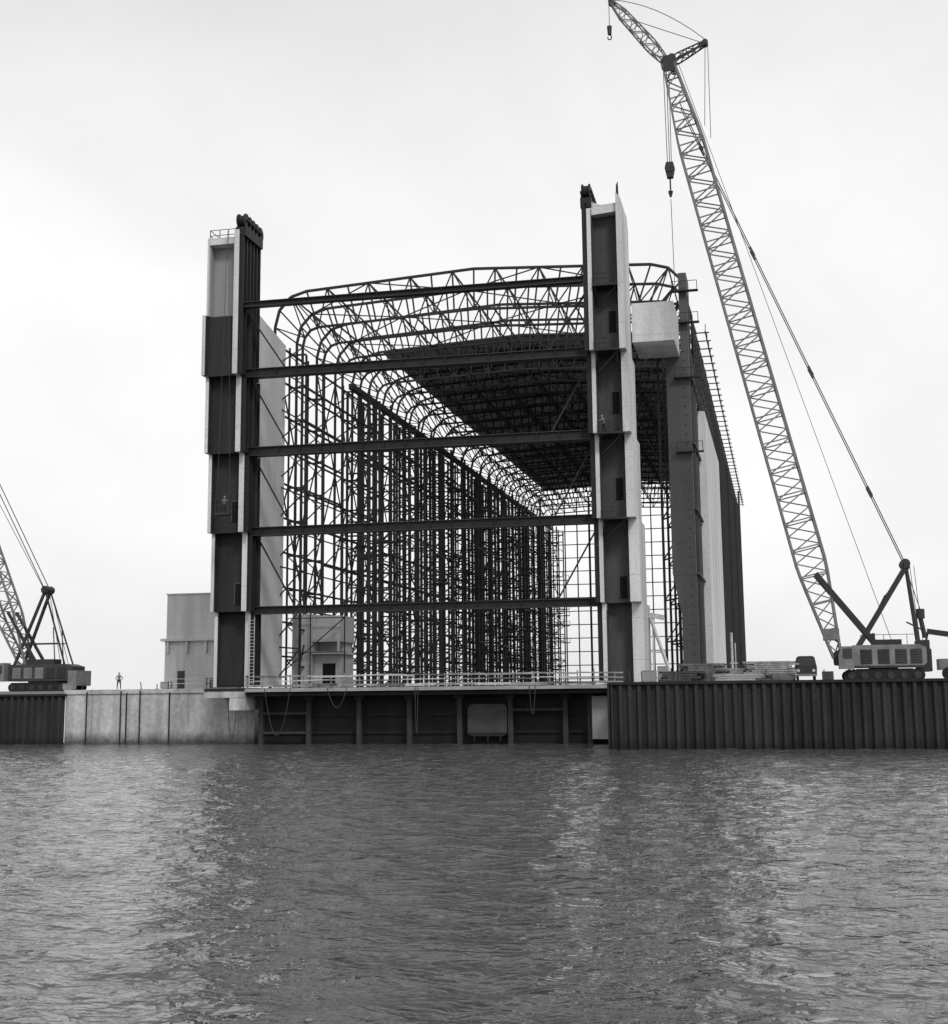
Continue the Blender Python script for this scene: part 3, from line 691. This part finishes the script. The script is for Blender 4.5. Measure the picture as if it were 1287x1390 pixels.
person((-16.1,130.9,30.3),-0.6,'person in work clothes reaching out on a tower platform','reach',0.6)
cg=MB()
for x in (-55.9,-54.5):
    for y in (128.1,129.1): cg.bar((x,y,23.4),(x,y,25.0),0.06)
for z in (23.5,24.3,25.0):
    for y in (128.1,129.1): cg.bar((-55.9,y,z),(-54.5,y,z),0.06)
    for x in (-55.9,-54.5): cg.bar((x,128.1,z),(x,129.1,z),0.06)
cg.box(-55.95,-54.45,128.05,129.15,23.36,23.55)
WC=cg.obj('work_cage',M_STEEL2,None,label='suspended steel work cage hanging against the tower',category='work cage')
for a,b in (((-55.9,128.6,25),(-55.4,128.8,53.9)),((-54.5,128.6,25),(-55.3,128.8,53.9))):
    o=MB(); cable(o,a,b,0.025); o.obj('suspension_cable',M_CABLE,WC)

# ------------------------------------------------------------------ water
xs=np.concatenate([[-3000,-1200,-500,-250,-160,-120],np.arange(-95,50.01,0.26),[70,100,150,250,500,1200,3000]])
ys=np.concatenate([[-800,-300,-100,-30,0],np.arange(10,142,0.26),[143]])
X,Y=np.meshgrid(xs,ys); Z=np.zeros_like(X)
for k in range(64):
    lam=0.8*(4.0/0.8)**rng.random(); ang=rng.normal(math.radians(80),0.75); ph=rng.random()*6.28
    amp=0.0047*lam**0.6
    kx,ky=math.cos(ang)*2*math.pi/lam,math.sin(ang)*2*math.pi/lam
    Z+=amp*np.sin(kx*X+ky*Y+ph+0.9*np.sin(0.07*X+0.11*Y+ph)+0.5*np.sin(0.31*X-0.23*Y+2*ph))
mod=0.92+0.1*np.sin(X*0.06+1.3*np.sin(Y*0.045))*np.sin(Y*0.085+0.7)
Z*=mod
edge=np.clip(np.minimum(X+95,50-X)/8,0,1)*np.clip((Y-8)/6,0,1); Z*=edge
nx,ny=len(xs),len(ys)
co=np.stack([X,Y,Z],-1).reshape(-1,3)
idx=np.arange(nx*ny).reshape(ny,nx)
fa=np.stack([idx[:-1,:-1],idx[:-1,1:],idx[1:,1:],idx[1:,:-1]],-1).reshape(-1,4)
me=bpy.data.meshes.new('water'); me.vertices.add(len(co)); me.vertices.foreach_set('co',co.ravel())
me.loops.add(fa.size); me.loops.foreach_set('vertex_index',fa.ravel().astype(np.int32))
me.polygons.add(len(fa)); me.polygons.foreach_set('loop_start',np.arange(0,fa.size,4,dtype=np.int32))
me.polygons.foreach_set('use_smooth',np.ones(len(fa),dtype=bool)); me.update(calc_edges=True); me.validate()
wo=bpy.data.objects.new('water',me); COL.objects.link(wo); wo['kind']='structure'
m=bpy.data.materials.new('water'); m.use_nodes=True; N=m.node_tree.nodes; L=m.node_tree.links; b=N['Principled BSDF']
b.inputs['Base Color'].default_value=(0.065,0.065,0.065,1); b.inputs['Roughness'].default_value=0.05; b.inputs['IOR'].default_value=1.38
geo=N.new('ShaderNodeNewGeometry'); mp=N.new('ShaderNodeMapping'); mp.inputs['Scale'].default_value=(0.7,1.0,1); mp.inputs['Rotation'].default_value=(0,0,0.2)
L.new(geo.outputs['Position'],mp.inputs['Vector'])
n1=N.new('ShaderNodeTexNoise'); n1.inputs['Scale'].default_value=4.4; n1.inputs['Detail'].default_value=2.5; n1.inputs['Roughness'].default_value=0.5; n1.inputs['Distortion'].default_value=0.2
L.new(mp.outputs[0],n1.inputs['Vector'])
n2=N.new('ShaderNodeTexNoise'); n2.inputs['Scale'].default_value=1.8; n2.inputs['Detail'].default_value=2
L.new(mp.outputs[0],n2.inputs['Vector'])
bp=N.new('ShaderNodeBump'); bp.inputs['Strength'].default_value=1.0; bp.inputs['Distance'].default_value=0.07
L.new(n1.outputs[0],bp.inputs['Height'])
b2=N.new('ShaderNodeBump'); b2.inputs['Strength'].default_value=1.0; b2.inputs['Distance'].default_value=0.13
L.new(n2.outputs[0],b2.inputs['Height']); L.new(bp.outputs[0],b2.inputs['Normal']); L.new(b2.outputs[0],b.inputs['Normal'])
me.materials.append(m)

# ------------------------------------------------------------------ sky and sun
w=bpy.data.worlds.new('World'); scn.world=w; w.use_nodes=True; N=w.node_tree.nodes; L=w.node_tree.links
bg=N['Background']; bg.inputs['Strength'].default_value=0.12
sun_el=math.radians(42); sun_az=math.radians(145)
sky=N.new('ShaderNodeTexSky'); sky.sky_type='NISHITA'; sky.sun_disc=False; sky.sun_elevation=sun_el; sky.sun_rotation=sun_az; sky.dust_density=4
bw=N.new('ShaderNodeRGBToBW'); L.new(sky.outputs[0],bw.inputs[0])
sm=N.new('ShaderNodeMath'); sm.operation='MULTIPLY'; sm.inputs[1].default_value=0.12; L.new(bw.outputs[0],sm.inputs[0])
tc=N.new('ShaderNodeTexCoord'); sp=N.new('ShaderNodeSeparateXYZ'); L.new(tc.outputs['Generated'],sp.inputs[0])
rp=N.new('ShaderNodeValToRGB'); L.new(sp.outputs[2],rp.inputs[0])
e=rp.color_ramp.elements; e[0].position=0.0; e[0].color=(0.84,)*3+(1,); e[1].position=1.0; e[1].color=(0.72,)*3+(1,)
for p,c in ((0.12,0.92),(0.3,0.95),(0.42,0.85),(0.52,0.70)):
    x=e.new(p); x.color=(c,c,c,1)
mp=N.new('ShaderNodeMapping'); mp.inputs['Scale'].default_value=(1,1,1.6); mp.inputs['Rotation'].default_value=(0.2,0.35,0); L.new(tc.outputs['Generated'],mp.inputs['Vector'])
nz=N.new('ShaderNodeTexNoise'); nz.inputs['Scale'].default_value=3.2; nz.inputs['Detail'].default_value=5; nz.inputs['Roughness'].default_value=0.5; nz.inputs['Distortion'].default_value=0.2; L.new(mp.outputs[0],nz.inputs['Vector'])
mr=N.new('ShaderNodeMapRange'); mr.inputs['From Min'].default_value=0.3; mr.inputs['From Max'].default_value=0.7; mr.inputs['To Min'].default_value=0.88; mr.inputs['To Max'].default_value=1.07; L.new(nz.outputs[0],mr.inputs['Value'])
mu=N.new('ShaderNodeMath'); mu.operation='MULTIPLY'; L.new(rp.outputs[0],mu.inputs[0]); L.new(mr.outputs[0],mu.inputs[1])
m2=N.new('ShaderNodeMath'); m2.operation='MULTIPLY'; m2.inputs[1].default_value=8.5; L.new(mu.outputs[0],m2.inputs[0])
ad=N.new('ShaderNodeMath'); ad.operation='ADD'; L.new(m2.outputs[0],ad.inputs[0]); L.new(sm.outputs[0],ad.inputs[1])
L.new(ad.outputs[0],bg.inputs['Color'])
sl=bpy.data.lights.new('sun','SUN'); sl.energy=1.5; sl.angle=math.radians(12); sl.color=(1,0.995,0.985)
so=bpy.data.objects.new('sun',sl); COL.objects.link(so)
dirv=Vector((math.sin(sun_az)*math.cos(sun_el),math.cos(sun_az)*math.cos(sun_el),math.sin(sun_el)))
so.rotation_euler=dirv.to_track_quat('Z','Y').to_euler(); so.location=(50,-50,90)

# ------------------------------------------------------------------ camera
psi=math.radians(12.63); th=math.radians(9.12); rr=0.01
f=Vector((-math.sin(psi)*math.cos(th),math.cos(psi)*math.cos(th),math.sin(th)))
Rv=Vector((math.cos(psi),math.sin(psi),0)); Uv=Rv.cross(f)
R2=Rv*math.cos(rr)-Uv*math.sin(rr); U2=Uv*math.cos(rr)+Rv*math.sin(rr)
cam=bpy.data.cameras.new('camera'); co_=bpy.data.objects.new('camera',cam); COL.objects.link(co_)
mw=Matrix((R2,U2,-f)).transposed().to_4x4(); mw.translation=Vector((0,0,4.8)); co_.matrix_world=mw
cam.sensor_fit='HORIZONTAL'; cam.sensor_width=36; cam.lens=36*1838/1287; cam.shift_y=-45/1287; cam.clip_end=9000; cam.clip_start=0.5
scn.camera=co_
scn.view_settings.view_transform='Standard'; scn.view_settings.look='None'; scn.view_settings.exposure=0
